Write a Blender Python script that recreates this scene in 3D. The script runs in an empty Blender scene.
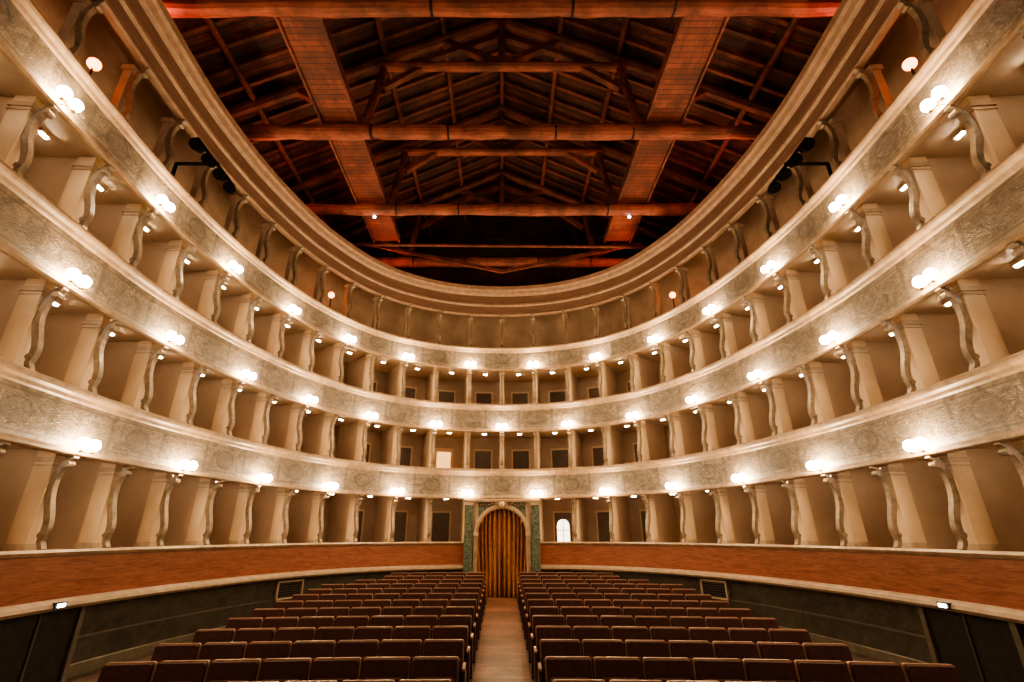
import bpy, math, random
from mathutils import Vector
random.seed(4)
ZO=2.35
C=bpy.context.scene.collection
# ---------------------------------------------------------------- plan curve
half=[(0,18.6),(2.58,18.15),(4.70,16.75),(6.11,14.45),(6.87,11.85),(7.19,9.16),(7.10,6.55),(6.86,4.0),(6.5,1.4),(6.1,-1.2)]
ctl=[(-x,y) for x,y in reversed(half[1:])]+half
def cr(p0,p1,p2,p3,t):
    return tuple(.5*((2*b)+(-a+c)*t+(2*a-5*b+4*c-d)*t*t+(-a+3*b-3*c+d)*t**3) for a,b,c,d in zip(p0,p1,p2,p3))
def crs(pts,n):
    o=[];P=[tuple(2*a-b for a,b in zip(pts[0],pts[1]))]+list(pts)+[tuple(2*a-b for a,b in zip(pts[-1],pts[-2]))]
    for i in range(1,len(P)-2):
        for k in range(n): o.append(cr(P[i-1],P[i],P[i+1],P[i+2],k/n))
    o.append(tuple(pts[-1])); return o
poly=crs(ctl,40)
acc=[0]
for a,b in zip(poly,poly[1:]): acc.append(acc[-1]+math.dist(a,b))
mid=acc[len(poly)//2]; acc=[a-mid for a in acc]
import bisect
def frame(s):
    s=max(acc[0]+.01,min(acc[-1]-.01,s))
    i=max(0,min(len(acc)-2,bisect.bisect(acc,s)-1)); t=(s-acc[i])/(acc[i+1]-acc[i])
    p=[a+(b-a)*t for a,b in zip(poly[i],poly[i+1])]
    j0=max(0,i-6); j1=min(len(poly)-1,i+7)
    T=Vector((poly[j1][0]-poly[j0][0],poly[j1][1]-poly[j0][1])).normalized()
    return p,T,Vector((-T.y,T.x))
def pt(s,d,z,t=0):
    p,T,N=frame(s); return (p[0]+N.x*d+T.x*t,p[1]+N.y*d+T.y*t,z)
# ---------------------------------------------------------------- materials
def new_mat(name):
    m=bpy.data.materials.new(name); m.use_nodes=True; nt=m.node_tree
    return m,nt,nt.nodes['Principled BSDF']
def mixc(nt,fac,a,b,blend='MIX'):
    n=nt.nodes.new('ShaderNodeMix'); n.data_type='RGBA'; n.blend_type=blend
    for sock,v in ((n.inputs[0],fac),(n.inputs[6],a),(n.inputs[7],b)):
        if hasattr(v,'links'): nt.links.new(v,sock)
        else: sock.default_value=v if isinstance(v,float) else (*v,1)
    return n.outputs[2]
def ramp(nt,fac,p0,p1):
    n=nt.nodes.new('ShaderNodeMapRange'); n.inputs[1].default_value=p0; n.inputs[2].default_value=p1
    nt.links.new(fac,n.inputs[0]); return n.outputs[0]
def noise(nt,co,scale,detail=5,rough=.6,dist=0):
    n=nt.nodes.new('ShaderNodeTexNoise'); n.inputs['Scale'].default_value=scale; n.inputs['Detail'].default_value=detail
    n.inputs['Roughness'].default_value=rough; n.inputs['Distortion'].default_value=dist
    nt.links.new(co,n.inputs['Vector']); return n.outputs['Fac']
def coords(nt,kind='Object',sc=(1,1,1)):
    t=nt.nodes.new('ShaderNodeTexCoord'); m=nt.nodes.new('ShaderNodeMapping'); m.inputs['Scale'].default_value=sc
    nt.links.new(t.outputs[kind],m.inputs[0]); return m.outputs[0]
def bump(nt,bsdf,h,st,dist=.02):
    b=nt.nodes.new('ShaderNodeBump'); b.inputs['Strength'].default_value=st; b.inputs['Distance'].default_value=dist
    nt.links.new(h,b.inputs['Height']); nt.links.new(b.outputs[0],bsdf.inputs['Normal'])
def math_(nt,op,a,b=None):
    n=nt.nodes.new('ShaderNodeMath'); n.operation=op
    for i,v in enumerate((a,b)):
        if v is None: continue
        if hasattr(v,'links'): nt.links.new(v,n.inputs[i])
        else: n.inputs[i].default_value=v
    return n.outputs[0]
def simple(name,c1,c2,scale=3,rough=.6,bst=.15,kind='Object',sc=(1,1,1),dist=0,lo=.35,hi=.65,metal=0,spec=.5):
    m,nt,b=new_mat(name); co=coords(nt,kind,sc); f=noise(nt,co,scale,6,.65,dist)
    nt.links.new(mixc(nt,ramp(nt,f,lo,hi),c1,c2),b.inputs['Base Color'])
    b.inputs['Roughness'].default_value=rough; b.inputs['Metallic'].default_value=metal
    b.inputs['Specular IOR Level'].default_value=spec
    if bst: bump(nt,b,f,bst)
    return m
def emis(name,col,st):
    m,nt,b=new_mat(name); b.inputs['Base Color'].default_value=(*col,1)
    b.inputs['Emission Color'].default_value=(*col,1); b.inputs['Emission Strength'].default_value=st; return m
def frieze_mat():
    m,nt,b=new_mat('painted_stone_relief'); co=coords(nt,'UV'); sep=nt.nodes.new('ShaderNodeSeparateXYZ'); nt.links.new(co,sep.inputs[0])
    U,V=sep.outputs[0],sep.outputs[1]
    veins=noise(nt,co,2.0,10,.72,1.6); fine=noise(nt,co,13,6,.75,.6)
    stain=noise(nt,coords(nt,'UV',(1,.35,1)),1.3,5,.65,.5)
    base=mixc(nt,ramp(nt,veins,.40,.60),(.125,.098,.076),(.33,.262,.195))
    base=mixc(nt,math_(nt,'MULTIPLY',ramp(nt,fine,.48,.68),.55),base,(.085,.066,.051))
    base=mixc(nt,math_(nt,'MULTIPLY',ramp(nt,stain,.50,.66),.55),base,(.155,.105,.07))
    def cell(period,off):
        x=math_(nt,'SUBTRACT',math_(nt,'FRACT',math_(nt,'ADD',math_(nt,'DIVIDE',U,period),off)),.5)
        return math_(nt,'MULTIPLY',x,period)
    um=cell(2.6,.5); vm=math_(nt,'SUBTRACT',V,.5)
    r=math_(nt,'SQRT',math_(nt,'ADD',math_(nt,'MULTIPLY',um,um),math_(nt,'MULTIPLY',vm,vm)))
    rn=math_(nt,'ADD',r,math_(nt,'MULTIPLY',math_(nt,'SUBTRACT',fine,.5),.12))
    ring=math_(nt,'LESS_THAN',math_(nt,'ABSOLUTE',math_(nt,'SUBTRACT',rn,.27)),.035)
    inside=math_(nt,'LESS_THAN',rn,.24)
    up=math_(nt,'ABSOLUTE',cell(1.3,.5))
    fr=math_(nt,'GREATER_THAN',up,.605)
    fr2=math_(nt,'LESS_THAN',math_(nt,'ABSOLUTE',math_(nt,'SUBTRACT',math_(nt,'ABSOLUTE',vm),.40)),.022)
    n1=noise(nt,coords(nt,'UV',(1,1.2,1)),3.6,2,.5,2.8)
    scr=ramp(nt,math_(nt,'ABSOLUTE',math_(nt,'SUBTRACT',n1,.5)),.06,.02)
    n2=noise(nt,coords(nt,'UV'),5.5,3,.6,3.5)
    blob=ramp(nt,n2,.53,.60)
    orn=math_(nt,'MULTIPLY',math_(nt,'MAXIMUM',scr,blob),math_(nt,'LESS_THAN',math_(nt,'ABSOLUTE',vm),.34))
    c=mixc(nt,math_(nt,'MULTIPLY',orn,.55),base,(.075,.057,.043))
    c=mixc(nt,math_(nt,'MULTIPLY',inside,.3),c,(.12,.09,.07))
    c=mixc(nt,math_(nt,'MULTIPLY',math_(nt,'MAXIMUM',ring,math_(nt,'MAXIMUM',fr,fr2)),.5),c,(.065,.05,.038))
    nt.links.new(c,b.inputs['Base Color']); b.inputs['Roughness'].default_value=.5
    bump(nt,b,math_(nt,'ADD',math_(nt,'MULTIPLY',orn,.8),math_(nt,'ADD',ring,veins)),.8,.03)
    return m
def wood_mat(name,c1,c2,axis_sc,scale=3,rough=.65,plank=None):
    m,nt,b=new_mat(name); co=coords(nt,'Object',axis_sc); f=noise(nt,co,scale,8,.7,1.0)
    c=mixc(nt,ramp(nt,f,.35,.65),c1,c2)
    f2=noise(nt,coords(nt,'Object'),1.1,4); c=mixc(nt,math_(nt,'MULTIPLY',ramp(nt,f2,.42,.60),.75),c,tuple(v*.3 for v in c1))
    if plank:
        sep=nt.nodes.new('ShaderNodeSeparateXYZ'); nt.links.new(coords(nt,'Object'),sep.inputs[0])
        q=math_(nt,'DIVIDE',sep.outputs[plank[0]],plank[1])
        w=nt.nodes.new('ShaderNodeTexWhiteNoise'); w.noise_dimensions='1D'; nt.links.new(math_(nt,'FLOOR',q),w.inputs['W'])
        c=mixc(nt,math_(nt,'MULTIPLY',w.outputs[0],.6),c,tuple(v*.4 for v in c1))
        g=math_(nt,'LESS_THAN',math_(nt,'FRACT',q),plank[2])
        c=mixc(nt,g,c,(.008,.004,.003))
    nt.links.new(c,b.inputs['Base Color']); b.inputs['Roughness'].default_value=rough; bump(nt,b,f,.4); return m
M={}
M['frieze']=frieze_mat()
M['cream']=simple('cream_moulding',(.42,.31,.21),(.58,.44,.31),6,.5,.08)
M['gold']=simple('gilt_beige_rail',(.22,.145,.092),(.37,.26,.168),5,.42,.08)
M['ledge']=simple('beige_stone_ledge',(.22,.155,.105),(.33,.24,.165),5,.5,.08)
M['pier']=simple('cream_pier_plaster',(.64,.47,.30),(.74,.56,.38),1.5,.5,.05)
M['part']=simple('beige_plaster_partition',(.45,.325,.225),(.53,.39,.28),1.5,.6,.05)
M['taupe']=simple('taupe_plaster',(.40,.29,.205),(.48,.355,.255),1.5,.6,.05)
M['soffit']=simple('cream_soffit',(.54,.41,.28),(.62,.48,.34),1.5,.6,.05)
M['door']=simple('dark_taupe_door',(.10,.072,.054),(.145,.105,.08),4,.6,.05)
M['console']=simple('carved_console_wood',(.13,.095,.065),(.27,.20,.14),9,.45,.2)
M['redwall']=simple('red_scagliola_wall',(.17,.046,.024),(.33,.115,.064),3.5,.4,.05,'UV',(.5,5,1),1.5)
M['dado']=simple('dark_marble_dado',(.024,.021,.017),(.065,.057,.043),1.6,.35,.03,'UV',(1,1,1),2.5)
M['dadoline']=simple('dado_moulding',(.09,.075,.055),(.14,.12,.085),4,.4,.03)
M['green']=simple('green_marble',(.035,.055,.042),(.24,.27,.20),9,.35,.03,'Object',(1,1,1),2,.42,.68)
M['ring']=simple('beige_wood_cornice',(.13,.075,.050),(.22,.135,.092),3,.55,.1,'UV',(.4,6,1),1)
M['ringm']=simple('brown_wood_moulding',(.18,.11,.073),(.28,.18,.12),5,.5,.1)
M['gallery']=simple('gallery_wall_plaster',(.36,.255,.18),(.46,.34,.24),2,.7,.05)
M['brass']=simple('aged_brass',(.30,.2,.08),(.4,.28,.12),8,.4,.05,metal=.8)
M['iron']=simple('black_iron',(.010,.009,.008),(.022,.019,.016),8,.6,.05,spec=.2)
M['black']=simple('matt_black_paint',(.002,.002,.002),(.005,.004,.004),8,.9,0,spec=.02)
M['logx']=wood_mat('old_timber_x',(.15,.034,.020),(.34,.10,.062),(.25,5,5))
M['logy']=wood_mat('catwalk_planks',(.14,.027,.016),(.28,.070,.041),(4,.5,4),3,.65,(1,.16,.12))
M['roof']=wood_mat('dark_roof_boards',(.055,.014,.010),(.15,.042,.028),(.5,5,3),3,.8,(1,.22,.14))
M['rafter']=wood_mat('rafter_timber',(.09,.022,.013),(.20,.055,.034),(1,4,1))
M['attic']=wood_mat('attic_dark_wall',(.035,.012,.008),(.07,.026,.017),(1,1,1))
M['velvet']=simple('dark_red_velvet',(.036,.012,.0095),(.066,.022,.017),20,.75,.1,spec=.3)
M['seatwood']=simple('seat_walnut',(.23,.12,.075),(.32,.18,.115),10,.35,.05)
M['floor']=wood_mat('stalls_wood_floor',(.09,.045,.028),(.15,.08,.05),(4,.4,1),3,.5,(0,.14,.05))
M['aisle']=wood_mat('aisle_parquet',(.24,.11,.07),(.35,.18,.118),(5,1,1),3,.4,(1,.25,.05))
M['curtain']=simple('golden_curtain_fabric',(.30,.12,.045),(.43,.19,.078),8,.6,.05)
M['bulb']=emis('warm_bulb',(1,.71,.40),150)
M['tube']=emis('box_tube_light',(1,.79,.53),95)
M['gfill']=emis('gallery_fill_glow',(1,.62,.38),26)  # emission of the added gallery fill strips
M['orange']=emis('orange_gallery_lamp',(1,.16,.03),14)
M['exit']=emis('exit_light',(.9,1,.95),12)
M['lit']=emis('lit_corridor',(1,.55,.18),1.3)
M['lit2']=emis('bright_window',(1,.86,.62),3)
# ---------------------------------------------------------------- builder
class MB:
    def __init__(s): s.v=[];s.f=[];s.m=[];s.uv=[];s.mats=[]
    def mi(s,k):
        if k not in s.mats: s.mats.append(k)
        return s.mats.index(k)
    def face(s,idx,k,uv=None): s.f.append(idx); s.m.append(s.mi(k)); s.uv.append(uv)
    def hexa(s,c,k):
        n=len(s.v); s.v+=[tuple(p) for p in c]
        for q in ((3,2,1,0),(4,5,6,7),(0,1,5,4),(1,2,6,5),(2,3,7,6),(3,0,4,7)):
            s.face([n+i for i in q],k,[(c[i][0]+c[i][1],c[i][2]) for i in q])
    def box(s,x0,x1,y0,y1,z0,z1,k):
        s.hexa([(x0,y0,z0),(x1,y0,z0),(x1,y1,z0),(x0,y1,z0),(x0,y0,z1),(x1,y0,z1),(x1,y1,z1),(x0,y1,z1)],k)
    def cbox(s,sc,d0,d1,t0,t1,z0,z1,k):
        s.hexa([pt(sc,d0,z0,t0),pt(sc,d0,z0,t1),pt(sc,d1,z0,t1),pt(sc,d1,z0,t0),pt(sc,d0,z1,t0),pt(sc,d0,z1,t1),pt(sc,d1,z1,t1),pt(sc,d1,z1,t0)],k)
    def prism(s,A,B,k):
        n=len(s.v); L=len(A); s.v+=[tuple(p) for p in A]+[tuple(p) for p in B]
        s.face([n+i for i in range(L)][::-1],k); s.face([n+L+i for i in range(L)],k)
        for i in range(L):
            j=(i+1)%L; s.face([n+i,n+j,n+L+j,n+L+i],k)
    def beam(s,a,b,w,h,k,sides=4,jit=0,segs=1):
        a=Vector(a);b=Vector(b);d=(b-a).normalized(); up=Vector((0,0,1)) if abs(d.z)<.95 else Vector((0,1,0))
        X=d.cross(up).normalized(); Y=X.cross(d)
        loops=[]
        for q in range(segs+1):
            c=a+(b-a)*(q/segs); r=1+random.uniform(-jit,jit); c=c+(X*random.uniform(-jit,jit)+Y*random.uniform(-jit,jit))*.25*w*(0<q<segs)
            lp=[]
            for i in range(sides):
                an=2*math.pi*(i+.5)/sides; f=1/math.cos(math.pi/4) if sides==4 else 1
                lp.append(c+X*math.cos(an)*w/2*f*r+Y*math.sin(an)*h/2*f*r)
            loops.append(lp)
        n=len(s.v)
        for lp in loops: s.v+=[tuple(p) for p in lp]
        for q in range(segs):
            for i in range(sides):
                j=(i+1)%sides; o=n+q*sides; s.face([o+i,o+j,o+sides+j,o+sides+i],k)
        s.face([n+i for i in range(sides)][::-1],k); s.face([n+segs*sides+i for i in range(sides)],k)
    def ball(s,c,r,k,nu=10,nv=6,sz=1):
        n=len(s.v)
        for j in range(1,nv):
            th=math.pi*j/nv
            for i in range(nu):
                ph=2*math.pi*i/nu; s.v.append((c[0]+r*math.sin(th)*math.cos(ph),c[1]+r*math.sin(th)*math.sin(ph),c[2]+r*sz*math.cos(th)))
        t=len(s.v); s.v+=[(c[0],c[1],c[2]+r*sz),(c[0],c[1],c[2]-r*sz)]
        for j in range(nv-2):
            for i in range(nu):
                a=n+j*nu+i; b=n+j*nu+(i+1)%nu; s.face([a,a+nu,b+nu,b],k)
        for i in range(nu):
            s.face([t,n+i,n+(i+1)%nu],k); e=n+(nv-2)*nu; s.face([t+1,e+(i+1)%nu,e+i],k)
    def sweep(s,prof,ks,s0,s1,closed=True,ds=.2):
        N=max(2,int((s1-s0)/ds)); L=len(prof); n=len(s.v); segs=L if closed else L-1
        cum=[0]
        for i in range(segs): a=prof[i];b=prof[(i+1)%L]; cum.append(cum[-1]+math.dist(a,b))
        for q in range(N+1):
            ss=s0+(s1-s0)*q/N
            for d,z in prof: s.v.append(pt(ss,d,z))
        for q in range(N):
            u0=s0+(s1-s0)*q/N+26; u1=s0+(s1-s0)*(q+1)/N+26
            for i in range(segs):
                j=(i+1)%L; k=ks[i] if isinstance(ks,(list,tuple)) else ks
                v0=cum[i]; v1=cum[i+1]
                if k=='frieze' : v0,v1=0.0,math.dist(prof[i],prof[j])/.72
                s.face([n+q*L+i,n+q*L+j,n+(q+1)*L+j,n+(q+1)*L+i],k,[(u0,v0),(u0,v1),(u1,v1),(u1,v0)])
        if closed:
            k=ks[0] if isinstance(ks,(list,tuple)) else ks
            s.face([n+i for i in range(L)],k); s.face([n+N*L+i for i in range(L)][::-1],k)
    def obj(s,name,smooth=False,origin=None):
        me=bpy.data.meshes.new(name); o=Vector(origin) if origin else Vector((0,0,0))
        me.from_pydata([(x-o.x,y-o.y,z-o.z) for x,y,z in s.v],[],s.f)
        for k in s.mats: me.materials.append(M[k])
        uvl=me.uv_layers.new(name='UVMap')
        for p,mi,uv in zip(me.polygons,s.m,s.uv):
            p.material_index=mi; p.use_smooth=smooth
            if uv:
                for li,c in zip(p.loop_indices,uv): uvl.data[li].uv=c
        import bmesh
        bm=bmesh.new(); bm.from_mesh(me); bmesh.ops.recalc_face_normals(bm,faces=bm.faces); bm.to_mesh(me); bm.free()
        ob=bpy.data.objects.new(name,me); ob.location=(o.x,o.y,o.z+ZO); C.objects.link(ob); return ob
# ---------------------------------------------------------------- tiers
BW=1.3; NB=15; SE=NB*BW
bands=[(1.22,2.30),(3.70,4.80),(6.20,7.20)]
opens=[(-.22,1.22),(2.30,3.70),(4.80,6.20),(7.20,8.66)]
def parapet(zb,zt):
    prof=[(.02,zb),(-.05,zb),(-.08,zb+.03),(-.08,zb+.07),(-.04,zb+.10),(-.01,zb+.13),(0,zt-.23),(-.03,zt-.20),(-.05,zt-.15),(-.10,zt-.11),(-.12,zt-.07),(-.12,zt-.03),(-.06,zt),(.16,zt),(.16,zb+.28),(1.93,zb+.28),(1.93,zb+.12),(.06,zb+.12)]
    ks=['gold']*5+['frieze']+['gold']*2+['gold']*5+['taupe','taupe','taupe','soffit','soffit']
    m=MB(); m.sweep(prof,ks,-SE,SE); return m
for zb,zt in bands: parapet(zb,zt).obj('balcony_parapet')
m=MB(); zb,zt=8.66,9.95
prof=[(.10,zb),(-.02,zb),(-.05,zb+.05),(-.02,zb+.12),(-.02,zb+.42),(-.08,zb+.47),(-.08,zb+.56),(-.05,zb+.60),(-.05,zb+.90),(-.13,zb+.97),(-.18,zb+1.08),(-.24,zb+1.14),(-.26,zt),(-.15,zt+.03),(2.0,zt+.03),(2.0,zt-.1),(.12,zt-.1)]
m.sweep(prof,['ringm','ringm','ringm','ring','ringm','ringm','ring','ring','ringm','ringm','ringm','ringm','ring','attic','attic','gallery','gallery'],-SE,SE); m.obj('trim_1')
m=MB(); m.sweep([(1.93,-2.5),(1.93,10.0),(2.12,10.0),(2.12,-2.5)],['taupe','attic','attic','attic'],-SE,SE,ds=.3); m.obj('wall_back')
m=MB(); m.sweep([(1.2,7.2),(1.2,9.85),(1.28,9.85),(1.28,7.2)],'gallery',-SE,SE,ds=.3); m.obj('wall_gallery')
cpath=crs([(-.06,1.0),(.03,.96),(.12,.87),(.17,.72),(.15,.54),(.07,.36),(.03,.22),(.06,.09),(.0,.0)],4)
def console(m,s,z0,z1,k='console',w=.05):
    h=z1-z0; P=[Vector((a,z0+b*h)) for a,b in cpath]; L=[];R=[]
    for i,p in enumerate(P):
        t=(P[min(i+1,len(P)-1)]-P[max(i-1,0)]).normalized(); n=Vector((-t.y,t.x)); th=.03+.022*math.sin(math.pi*i/(len(P)-1))
        L.append(p+n*th); R.append(p-n*th)
    for i in range(len(P)-1):
        q=[L[i],L[i+1],R[i+1],R[i]]
        m.hexa([pt(s,c.x,c.y,-w) for c in q]+[pt(s,c.x,c.y,w) for c in q],k)
    for c,r in (((.02,z1-.09*h),.055),((.07,z0+.15*h),.045)):
        A=[pt(s,c[0]+r*math.cos(a*math.pi/5),c[1]+r*math.sin(a*math.pi/5),-w-.015) for a in range(10)]
        B=[pt(s,c[0]+r*math.cos(a*math.pi/5),c[1]+r*math.sin(a*math.pi/5),w+.015) for a in range(10)]
        m.prism(A,B,k)
for ti,(z0,z1) in enumerate(opens):
    pm=MB(); cm=MB(); dm=MB(); tm=MB()
    for k in range(-NB,NB+1):
        s=k*BW
        if ti==0 and k==0: continue
        if ti<3:
            fl=(z0-.75) if ti else -1.0
            pm.cbox(s,.48,1.94,-.04,.04,fl,z1+.13,'part')
            pm.cbox(s,.21,.52,-.085,.085,fl,z1+.13,'pier')
            pm.cbox(s,.18,.55,-.11,.11,z1-.10,z1-.02,'cream')
            pm.cbox(s,.19,.54,-.10,.10,z1-.17,z1-.14,'cream')
            pm.cbox(s,.19,.54,-.105,.105,z0,z0+.09,'cream')
            console(cm,s,z0,z1)
        else:
            pm.cbox(s,.22,.38,-.07,.07,z0-.3,z1+.02,'gallery')
            pm.cbox(s,.18,.42,-.10,.10,z1-.12,z1,'gallery')
            console(cm,s,z0,z1,w=.045)
            if k%2==0:
                tm.cbox(s+BW/2,.60,.66,-.05,.05,9.78,9.81,'gfill'); tm.cbox(s+BW/2,.58,.68,-.08,.08,9.81,9.86,'cream')  # glowing strips and mounts added only to brighten the gallery
    pm.obj('loge_partition' if ti<3 else 'gallery_post'); cm.obj('scroll_console')
    if ti==3: tm.obj('gallery_fill_light')
    if ti<3:
        for k in range(-NB,NB):
            s=(k+.5)*BW
            if ti==0 and k in(-1,0): continue
            fz=(z0-.74) if ti else -1.0
            kk='door'
            if ti==1 and k==-2: kk='lit'
            if ti==0 and k==1: kk='lit2'
            dm.cbox(s,1.86,1.95,-.40,.40,fz,fz+1.78 if ti else z0+1.1,'pier')
            if kk=='door' or kk=='lit2':
                dm.cbox(s,1.84,1.90,-.33,.33,fz,fz+1.70 if ti else z0+1.03,'door')
            if kk=='lit': dm.cbox(s,1.84,1.90,-.28,.28,fz,fz+1.62,kk)
            if kk=='lit2':
                A=[(-.24,z0-.3),(.24,z0-.3)]+[(.24*math.cos(a*math.pi/8),z0+.55+.24*math.sin(a*math.pi/8)) for a in range(9)]
                dm.prism([pt(s,1.82,z,t) for t,z in A],[pt(s,1.86,z,t) for t,z in A],kk)
                dm.cbox(s,1.79,1.82,-.012,.012,z0-.3,z0+.78,'door'); dm.cbox(s,1.79,1.82,-.24,.24,z0+.38,z0+.405,'door')
            tm.cbox(s,.62,.66,-.07,.07,z1+.02,z1+.05,'tube'); tm.cbox(s,.60,.68,-.10,.10,z1+.05,z1+.13,'cream')
        dm.obj('loge_door'); tm.obj('loge_ceiling_light')
for bi,(zb,zt) in enumerate(bands):
    for k in range(-NB+1,NB):
        if (k%2==0)!=(bi==1): continue
        s=k*BW; m=MB(); z=zb+.20
        for t in (-.12,.12):
            c=pt(s,-.19,z,t); m.ball(c,.10,'bulb',9,6)
            m.beam(pt(s,-.19,z-.09,t),pt(s,-.19,z-.14,t),.06,.06,'brass',8)
        m.beam(pt(s,-.19,z-.13,-.15),pt(s,-.19,z-.13,.15),.025,.025,'brass',6)
        m.beam(pt(s,-.19,z-.13,0),pt(s,.0,z-.11,0),.025,.025,'brass',6)
        m.obj('wall_lamp',smooth=True,origin=pt(s,-.1,z,0))
# red wall, ledge, dado
for a,b in ((-SE,-1.32),(1.32,SE)):
    m=MB(); m.sweep([(-.04,-.22),(-.07,-.26),(-.04,-.31),(0,-.33),(0,-.96),(-.05,-.99),(-.12,-1.02),(-.14,-1.07),(-.10,-1.12),(.2,-1.14),(.2,-.9),(.16,-.9),(.16,-.22)],
        ['gold','gold','gold','redwall','ledge','ledge','ledge','ledge','ledge','redwall','redwall','redwall','gold'],a,b); m.obj('trim_2')
    m=MB(); m.sweep([(.14,-1.10),(.14,-2.6),(.26,-2.6),(.26,-1.10)],'dado',a,b)
    m.sweep([(.12,-1.62),(.12,-1.65),(.15,-1.65),(.15,-1.62)],'dadoline',a,b)
    m.sweep([(.12,-2.05),(.12,-2.5),(.15,-2.5),(.15,-2.02)],'dadoline',a,b)
    m.sweep([(.20,-1.0),(.20,-.9),(1.93,-.9),(1.93,-1.0)],'taupe',a,b)
    m.obj('wall_dado')
    sg=-1 if b<0 else 1
    m=MB(); s=sg*7.3
    for t0,t1,z0,z1 in ((-.45,.45,-1.22,-1.18),(-.45,.45,-1.64,-1.60),(-.45,-.41,-1.64,-1.18),(.41,.45,-1.64,-1.18)): m.cbox(s,.05,.15,t0,t1,z0,z1,'cream')
    m.cbox(s,.10,.15,-.41,.41,-1.6,-1.2,'iron')
    for q in range(6): m.cbox(s,.085,.11,-.4,.4,-1.57+q*.06,-1.55+q*.06,'dado')
    m.obj('wall_vent')
    m=MB(); s=sg*13.9
    m.cbox(s,.04,.16,-.78,.78,-2.5,-1.13,'iron'); m.cbox(s,.0,.10,-.86,-.76,-2.5,-1.13,'dadoline'); m.cbox(s,.0,.10,.76,.86,-2.5,-1.13,'dadoline')
    m.cbox(s,.02,.06,-.02,.02,-2.5,-1.16,'dado')
    m.obj('door_2')
    m=MB(); m.cbox(s-sg*.1,-.16,-.10,-.11,.11,-1.09,-1.0,'iron'); m.cbox(s-sg*.1,-.175,-.155,-.07,.07,-1.07,-1.02,'exit'); m.obj('exit_sign')
# ---------------------------------------------------------------- portal
def fz(y): return -2.35+.03*(y-6)
fb=fz(18.4)
m=MB(); hw=.86; spring=.04; yf=18.38
arc=[(hw*math.cos(a*math.pi/24),spring+hw*math.sin(a*math.pi/24)) for a in range(25)]
for i in range(24):
    (x0,z0),(x1,z1)=arc[i],arc[i+1]
    m.hexa([(x0,yf,z0),(x1,yf,z1),(x1,yf+.4,z1),(x0,yf+.4,z0),(x0,yf,1.22),(x1,yf,1.22),(x1,yf+.4,1.22),(x0,yf+.4,1.22)],'green')
for sx in(-1,1):
    a,b=sorted((sx*hw,sx*1.34)); m.box(a,b,yf,yf+.45,fb-.1,1.22,'part')
    a,b=sorted((sx*1.04,sx*1.34)); m.box(a,b,yf-.08,yf,fb,1.0,'green')
    a,b=sorted((sx*1.01,sx*1.36)); m.box(a,b,yf-.11,yf,fb,fb+.22,'cream'); m.box(a,b,yf-.11,yf,1.0,1.10,'cream')
    m.box(sx*.955-.05,sx*.955+.05,yf-.05,yf,fb,spring,'gold')
    m.box(*sorted((sx*.84,sx*1.03)),yf-.07,yf,spring-.06,spring+.04,'cream')
def arcband(r0,r1,y0,y1,k):
    for i in range(24):
        a,b=math.pi*i/24,math.pi*(i+1)/24
        P=lambda r,an:(r*math.cos(an),spring+r*math.sin(an))
        q=[P(r0,a),P(r1,a),P(r1,b),P(r0,b)]
        m.hexa([(x,y0,z) for x,z in q]+[(x,y1,z) for x,z in q],k)
arcband(.84,.90,yf-.06,yf+.05,'gold'); arcband(.90,1.0,yf-.035,yf,'cream')
m.box(-1.4,1.4,yf-.14,yf+.3,1.10,1.16,'gold'); m.box(-1.36,1.36,yf-.10,yf+.3,1.16,1.21,'cream')
A=[(.20*math.cos(a*math.pi/8)*(1+.15*math.cos(a*math.pi/2)),1.02+.15*math.sin(a*math.pi/8)) for a in range(16)]
m.prism([(x,yf-.16,z) for x,z in A],[(x,yf-.03,z) for x,z in A],'gold')
m.ball((0,yf-.16,1.02),.09,'cream',sz=1.2)
for sx in(-1,1):
    for q in range(7): m.ball((sx*(.27+q*.1),yf-.07,1.04+.03*math.sin(q*1.7)-.01*q),.05-.004*q,'gold',8,5)
m.obj('door_frame_arch')
m=MB(); nx=200; nz=30
for half_ in (-1,1):
    n=len(m.v)
    for j in range(nz+1):
        z=fb+.02+(spring+hw-fb)*j/nz
        for i in range(nx//2+1):
            t=i/(nx//2); x=half_*t*.84
            ph=t*36+1.6*math.sin(j*.15+1)*t+.8*math.sin(t*9)
            y=yf+.18+.095*math.sin(ph)*(0.75+.25*math.sin(j*.2+t*6))
            m.v.append((x,y,z))
    w=nx//2+1
    for j in range(nz):
        for i in range(nx//2):
            a=n+j*w+i; m.face([a,a+1,a+w+1,a+w],'curtain')
m.obj('door_curtain',smooth=True)
m=MB(); m.box(-1.3,1.3,18.85,18.9,fb-.1,1.2,'taupe'); m.obj('wall_portal')
# ---------------------------------------------------------------- floor
m=MB(); y0,y1=-4.0,21.0
m.hexa([(-9.6,y0,fz(y0)-.2),(9.6,y0,fz(y0)-.2),(9.6,y1,fz(y1)-.2),(-9.6,y1,fz(y1)-.2),(-9.6,y0,fz(y0)),(9.6,y0,fz(y0)),(9.6,y1,fz(y1)),(-9.6,y1,fz(y1))],'floor'); m.obj('floor')
m=MB(); y0,y1=4.5,18.3; hwid=.48
m.hexa([(-hwid,y0,fz(y0)),(hwid,y0,fz(y0)),(hwid,y1,fz(y1)),(-hwid,y1,fz(y1)),(-hwid,y0,fz(y0)+.015),(hwid,y0,fz(y0)+.015),(hwid,y1,fz(y1)+.015),(-hwid,y1,fz(y1)+.015)],'aisle'); m.obj('aisle_runner')
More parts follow.
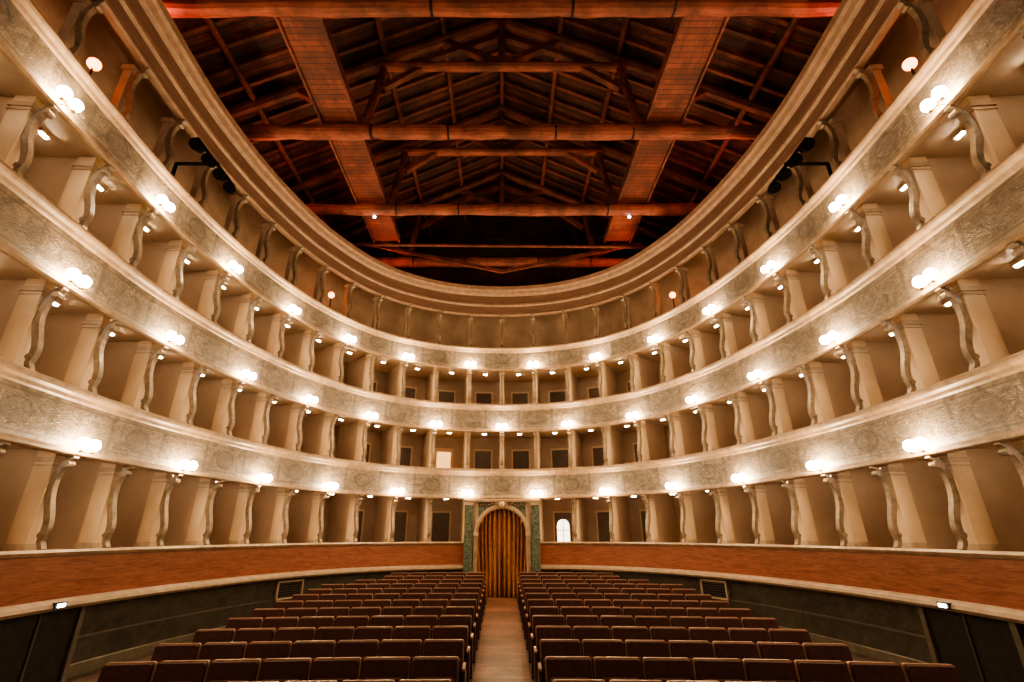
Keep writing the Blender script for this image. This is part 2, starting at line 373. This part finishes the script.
# ---------------------------------------------------------------- seats
def rr(w,z0,z1,r,n=4):
    p=[(-w,z0),(w,z0)]
    for a in range(n+1): p.append((w-r+r*math.cos(a*math.pi/2/n),z1-r+r*math.sin(a*math.pi/2/n)))
    for a in range(n+1): p.append((-w+r-r*math.sin(a*math.pi/2/n),z1-r+r*math.cos(a*math.pi/2/n)))
    return p
SP=.615
def seat_row(y,sgn,n):
    m=MB()
    def yy(x): return y-.012*x*x
    for i in range(n):
        xc=sgn*(.53+SP*(i+.5)); yc=yy(xc); ang=math.atan(-.024*xc); ca,sa=math.cos(ang),math.sin(ang); f=fz(yc)
        def L(x,yv,z): return (xc+x*ca-yv*sa,yc+x*sa+yv*ca,f+z)
        def slab(prof,ya,yb,tilt,k,zr=.4):
            m.prism([L(x,ya+(z-zr)*tilt,z) for x,z in prof],[L(x,yb+(z-zr)*tilt,z) for x,z in prof],k)
        def bx(x0,x1,ya,yb,z0,z1,k): m.hexa([L(x0,ya,z0),L(x1,ya,z0),L(x1,yb,z0),L(x0,yb,z0),L(x0,ya,z1),L(x1,ya,z1),L(x1,yb,z1),L(x0,yb,z1)],k)
        slab(rr(.290,.30,.88,.03),.02,.06,.18,'seatwood')
        slab(rr(.278,.40,.866,.03),-.04,.03,.18,'velvet')
        slab(rr(.255,.36,.70,.06),-.17,-.07,.10,'velvet')
        slab(rr(.245,.37,.68,.06),-.07,-.05,.10,'velvet')
        for t in ([-1,1] if i==0 else [sgn]):
            xx=t*SP/2
            bx(xx-.022,xx+.022,-.30,.06,.58,.61,'seatwood')
            bx(xx-.018,xx+.018,-.20,.04,.04,.58,'velvet')
            bx(xx-.022,xx+.022,-.28,.08,.0,.04,'iron')
    m.obj('theatre_seat_row',origin=(sgn*3,y,fz(y)))
ys=[5.2+.93*i for i in range(14)]
for i,y in enumerate(ys):
    n=8 if i<3 else (7 if y<15 else (6 if y<16.2 else 5))
    for sg in(-1,1): seat_row(y,sg,n if not(i==2 and sg<0) else 7)
# ---------------------------------------------------------------- attic shell
def rz(x): return 11.35+(9.6-abs(x))/9.6*5.0
m=MB()
for x0,x1 in ((-9.8,0),(0,9.8)):
    m.hexa([(x0,-4,rz(x0)+.22),(x1,-4,rz(x1)+.22),(x1,21.2,rz(x1)+.22),(x0,21.2,rz(x0)+.22),(x0,-4,rz(x0)+.34),(x1,-4,rz(x1)+.34),(x1,21.2,rz(x1)+.34),(x0,21.2,rz(x0)+.34)],'roof')
m.obj('ceiling')
m=MB()
y=-3.8
while y<21:
    for sx in(-1,1): m.beam((sx*9.6,y,rz(9.6)+.12),(0,y,rz(0)+.12),.10,.14,'rafter')
    y+=.62
for xx in (0,1.9,3.75,5.7,7.6):
    for sx in ((-1,1) if xx else (1,)): m.beam((sx*xx,-4,rz(xx)-.02),(sx*xx,21,rz(xx)-.02),.18,.2,'rafter',8,.05,14)
m.obj('ceiling_rafters')
for sx,nm in((-1,'wall_left'),(1,'wall_right')):
    m=MB(); m.box(*sorted((sx*9.65,sx*9.85)),-4,21.2,-2.8,11.6,'attic'); m.obj(nm)
def gable(nm,ya,yb,zbot):
    m=MB(); P=[(-9.8,zbot),(9.8,zbot),(9.8,rz(9.8)+.2),(0,rz(0)+.2),(-9.8,rz(9.8)+.2)]
    m.prism([(x,ya,z) for x,z in P],[(x,yb,z) for x,z in P],'attic'); m.obj(nm)
gable('wall_gable',21.0,21.2,-2.8); gable('wall_stage',-4.2,-4.0,-2.8)
for ty in (-.1,3.6,7.3,11.0,14.7,18.4):
    m=MB()
    m.beam((-9.6,ty,11.2),(9.6,ty,11.2),.42,.44,'logx',14,.13,30)
    m.beam((-3.95,ty,13.95),(3.95,ty,13.95),.30,.30,'logx',12,.08,12)
    for sx in(-1,1):
        m.beam((sx*9.5,ty,11.35),(0,ty,16.15),.34,.36,'rafter',8,.05,10)
        m.beam((sx*4.15,ty,11.3),(sx*3.75,ty,14.1),.26,.26,'rafter',8,.05,4)
        m.beam((sx*4.2,ty,11.5),(sx*6.4,ty,12.9),.22,.22,'rafter')
        m.beam((sx*.1,ty,14.1),(sx*1.9,ty,15.1),.20,.22,'rafter')
        m.beam((sx*.1,ty,15.3),(sx*2.9,ty,14.05),.18,.20,'rafter')
        m.beam((sx*3.7,ty,13.0),(sx*2.5,ty,13.95),.18,.18,'rafter')
        for q in (3.9,1.6): m.beam((sx*q-.03,ty,11.2),(sx*q+.03,ty,11.2),.45,.47,'iron',12)
    m.beam((0,ty,13.95),(0,ty,16.2),.22,.24,'rafter')
    m.obj('roof_truss')
for sx in(-1,1):
    m=MB(); cx=sx*4.85
    m.box(cx-.5,cx+.5,-3.9,17.2,11.50,11.56,'logy')
    m.box(cx-.56,cx-.5,-3.9,17.2,11.40,11.68,'rafter'); m.box(cx+.5,cx+.56,-3.9,17.2,11.40,11.68,'rafter')
    m.obj('attic_catwalk')
    m=MB(); m.beam((sx*4.7,14.7,11.05),(sx*4.7,14.7,10.92),.03,.03,'iron',6); m.ball((sx*4.7,14.7,10.88),.055,'exit'); m.obj('work_lamp')
m=MB()
m.beam((-9.6,16.5,10.9),(9.6,16.5,10.7),.12,.12,'rafter',8); m.beam((-6,17.5,11.6),(0,18.2,10.6),.12,.14,'rafter'); m.beam((6,17.5,11.6),(0,18.2,10.6),.12,.14,'rafter')
m.obj('timber_brace')
m=MB(); zc=13.6
m.box(-.9,.9,20.9,20.99,zc-.5,zc+.5,'dado')
for x in(-.9,0,.84): m.box(x,x+.06,20.84,20.92,zc-.5,zc+.5,'rafter')
for z in(zc-.5,zc+.44): m.box(-.9,.9,20.84,20.92,z,z+.06,'rafter')
m.obj('window_1')
def area(name,loc,target,size,power,col):
    L=bpy.data.lights.new(name,'AREA'); L.size=size; L.energy=power; L.color=col
    o=bpy.data.objects.new(name,L); o.location=(loc[0],loc[1],loc[2]+ZO)
    d=Vector(target)-Vector(loc); o.rotation_euler=d.to_track_quat('-Z','Y').to_euler(); C.objects.link(o); return o
for s,pw in ((-15,60),(-10,66),(-5,40),(5,40),(10,66),(15,60)):
    p=pt(s,.9,10.25); m=MB(); m.box(p[0]-.16,p[0]+.16,p[1]-.1,p[1]+.1,9.98,10.2,'iron'); m.obj('attic_floodlight')
    area('attic_floodlight_beam',(p[0],p[1],10.25),(p[0]*.2,p[1]-1.5,13.8),.3,pw,(1,.22,.12))
for sg in(-1,1):
    area('stage_fill_light',(sg*4,-2.5,7.0),(sg*2,12,-1),.8,130,(1,.72,.48))  # unseen fill added behind the camera to brighten seats, aisle and lower walls
    m=MB(); s=sg*14.0
    zz=7.72
    m.beam(pt(s,.1,7.2),pt(s,.1,zz),.08,.08,'black',8); m.beam(pt(s,.1,zz),pt(s,-.85,zz),.08,.08,'black',8)
    m.beam(pt(s,-.8,zz,-.75),pt(s,-.8,zz,.75),.08,.08,'black',8)
    for t in (-.66,-.22,.22,.66):
        a=Vector(pt(s,-.8,zz-.14,t)); d=Vector((-sg*.35,-.75,-.45)).normalized()
        m.beam(a-d*.16,a+d*.16,.20,.20,'black',12); m.beam(a+d*.16,a+d*.26,.26,.26,'black',12); m.beam(a,a+Vector((0,0,.16)),.05,.05,'black',6)
    m.obj('stage_spotlight_bar')
for s in(-16.25,-7.15,7.15,16.25):
    m=MB(); c=pt(s,.35,7.95); m.ball(c,.11,'orange'); m.beam((c[0],c[1],7.15),(c[0],c[1],7.88),.04,.04,'iron',6); m.obj('gallery_lamp')
# ---------------------------------------------------------------- world / camera
w=bpy.data.worlds.new('World'); bpy.context.scene.world=w; w.use_nodes=True
w.node_tree.nodes['Background'].inputs[0].default_value=(.3,.2,.12,1); w.node_tree.nodes['Background'].inputs[1].default_value=.05
cam=bpy.data.cameras.new('camera'); co=bpy.data.objects.new('camera',cam); C.objects.link(co)
cam.sensor_width=36; cam.sensor_fit='HORIZONTAL'; cam.lens=480/1024*36; cam.shift_x=.0098; cam.clip_start=.05
co.location=(0,0,ZO); co.rotation_euler=(math.radians(112),0,0)
bpy.context.scene.camera=co
vs=bpy.context.scene.view_settings
vs.view_transform='AgX'; vs.exposure=0.4
try: vs.look='AgX - Medium High Contrast'
except Exception: pass
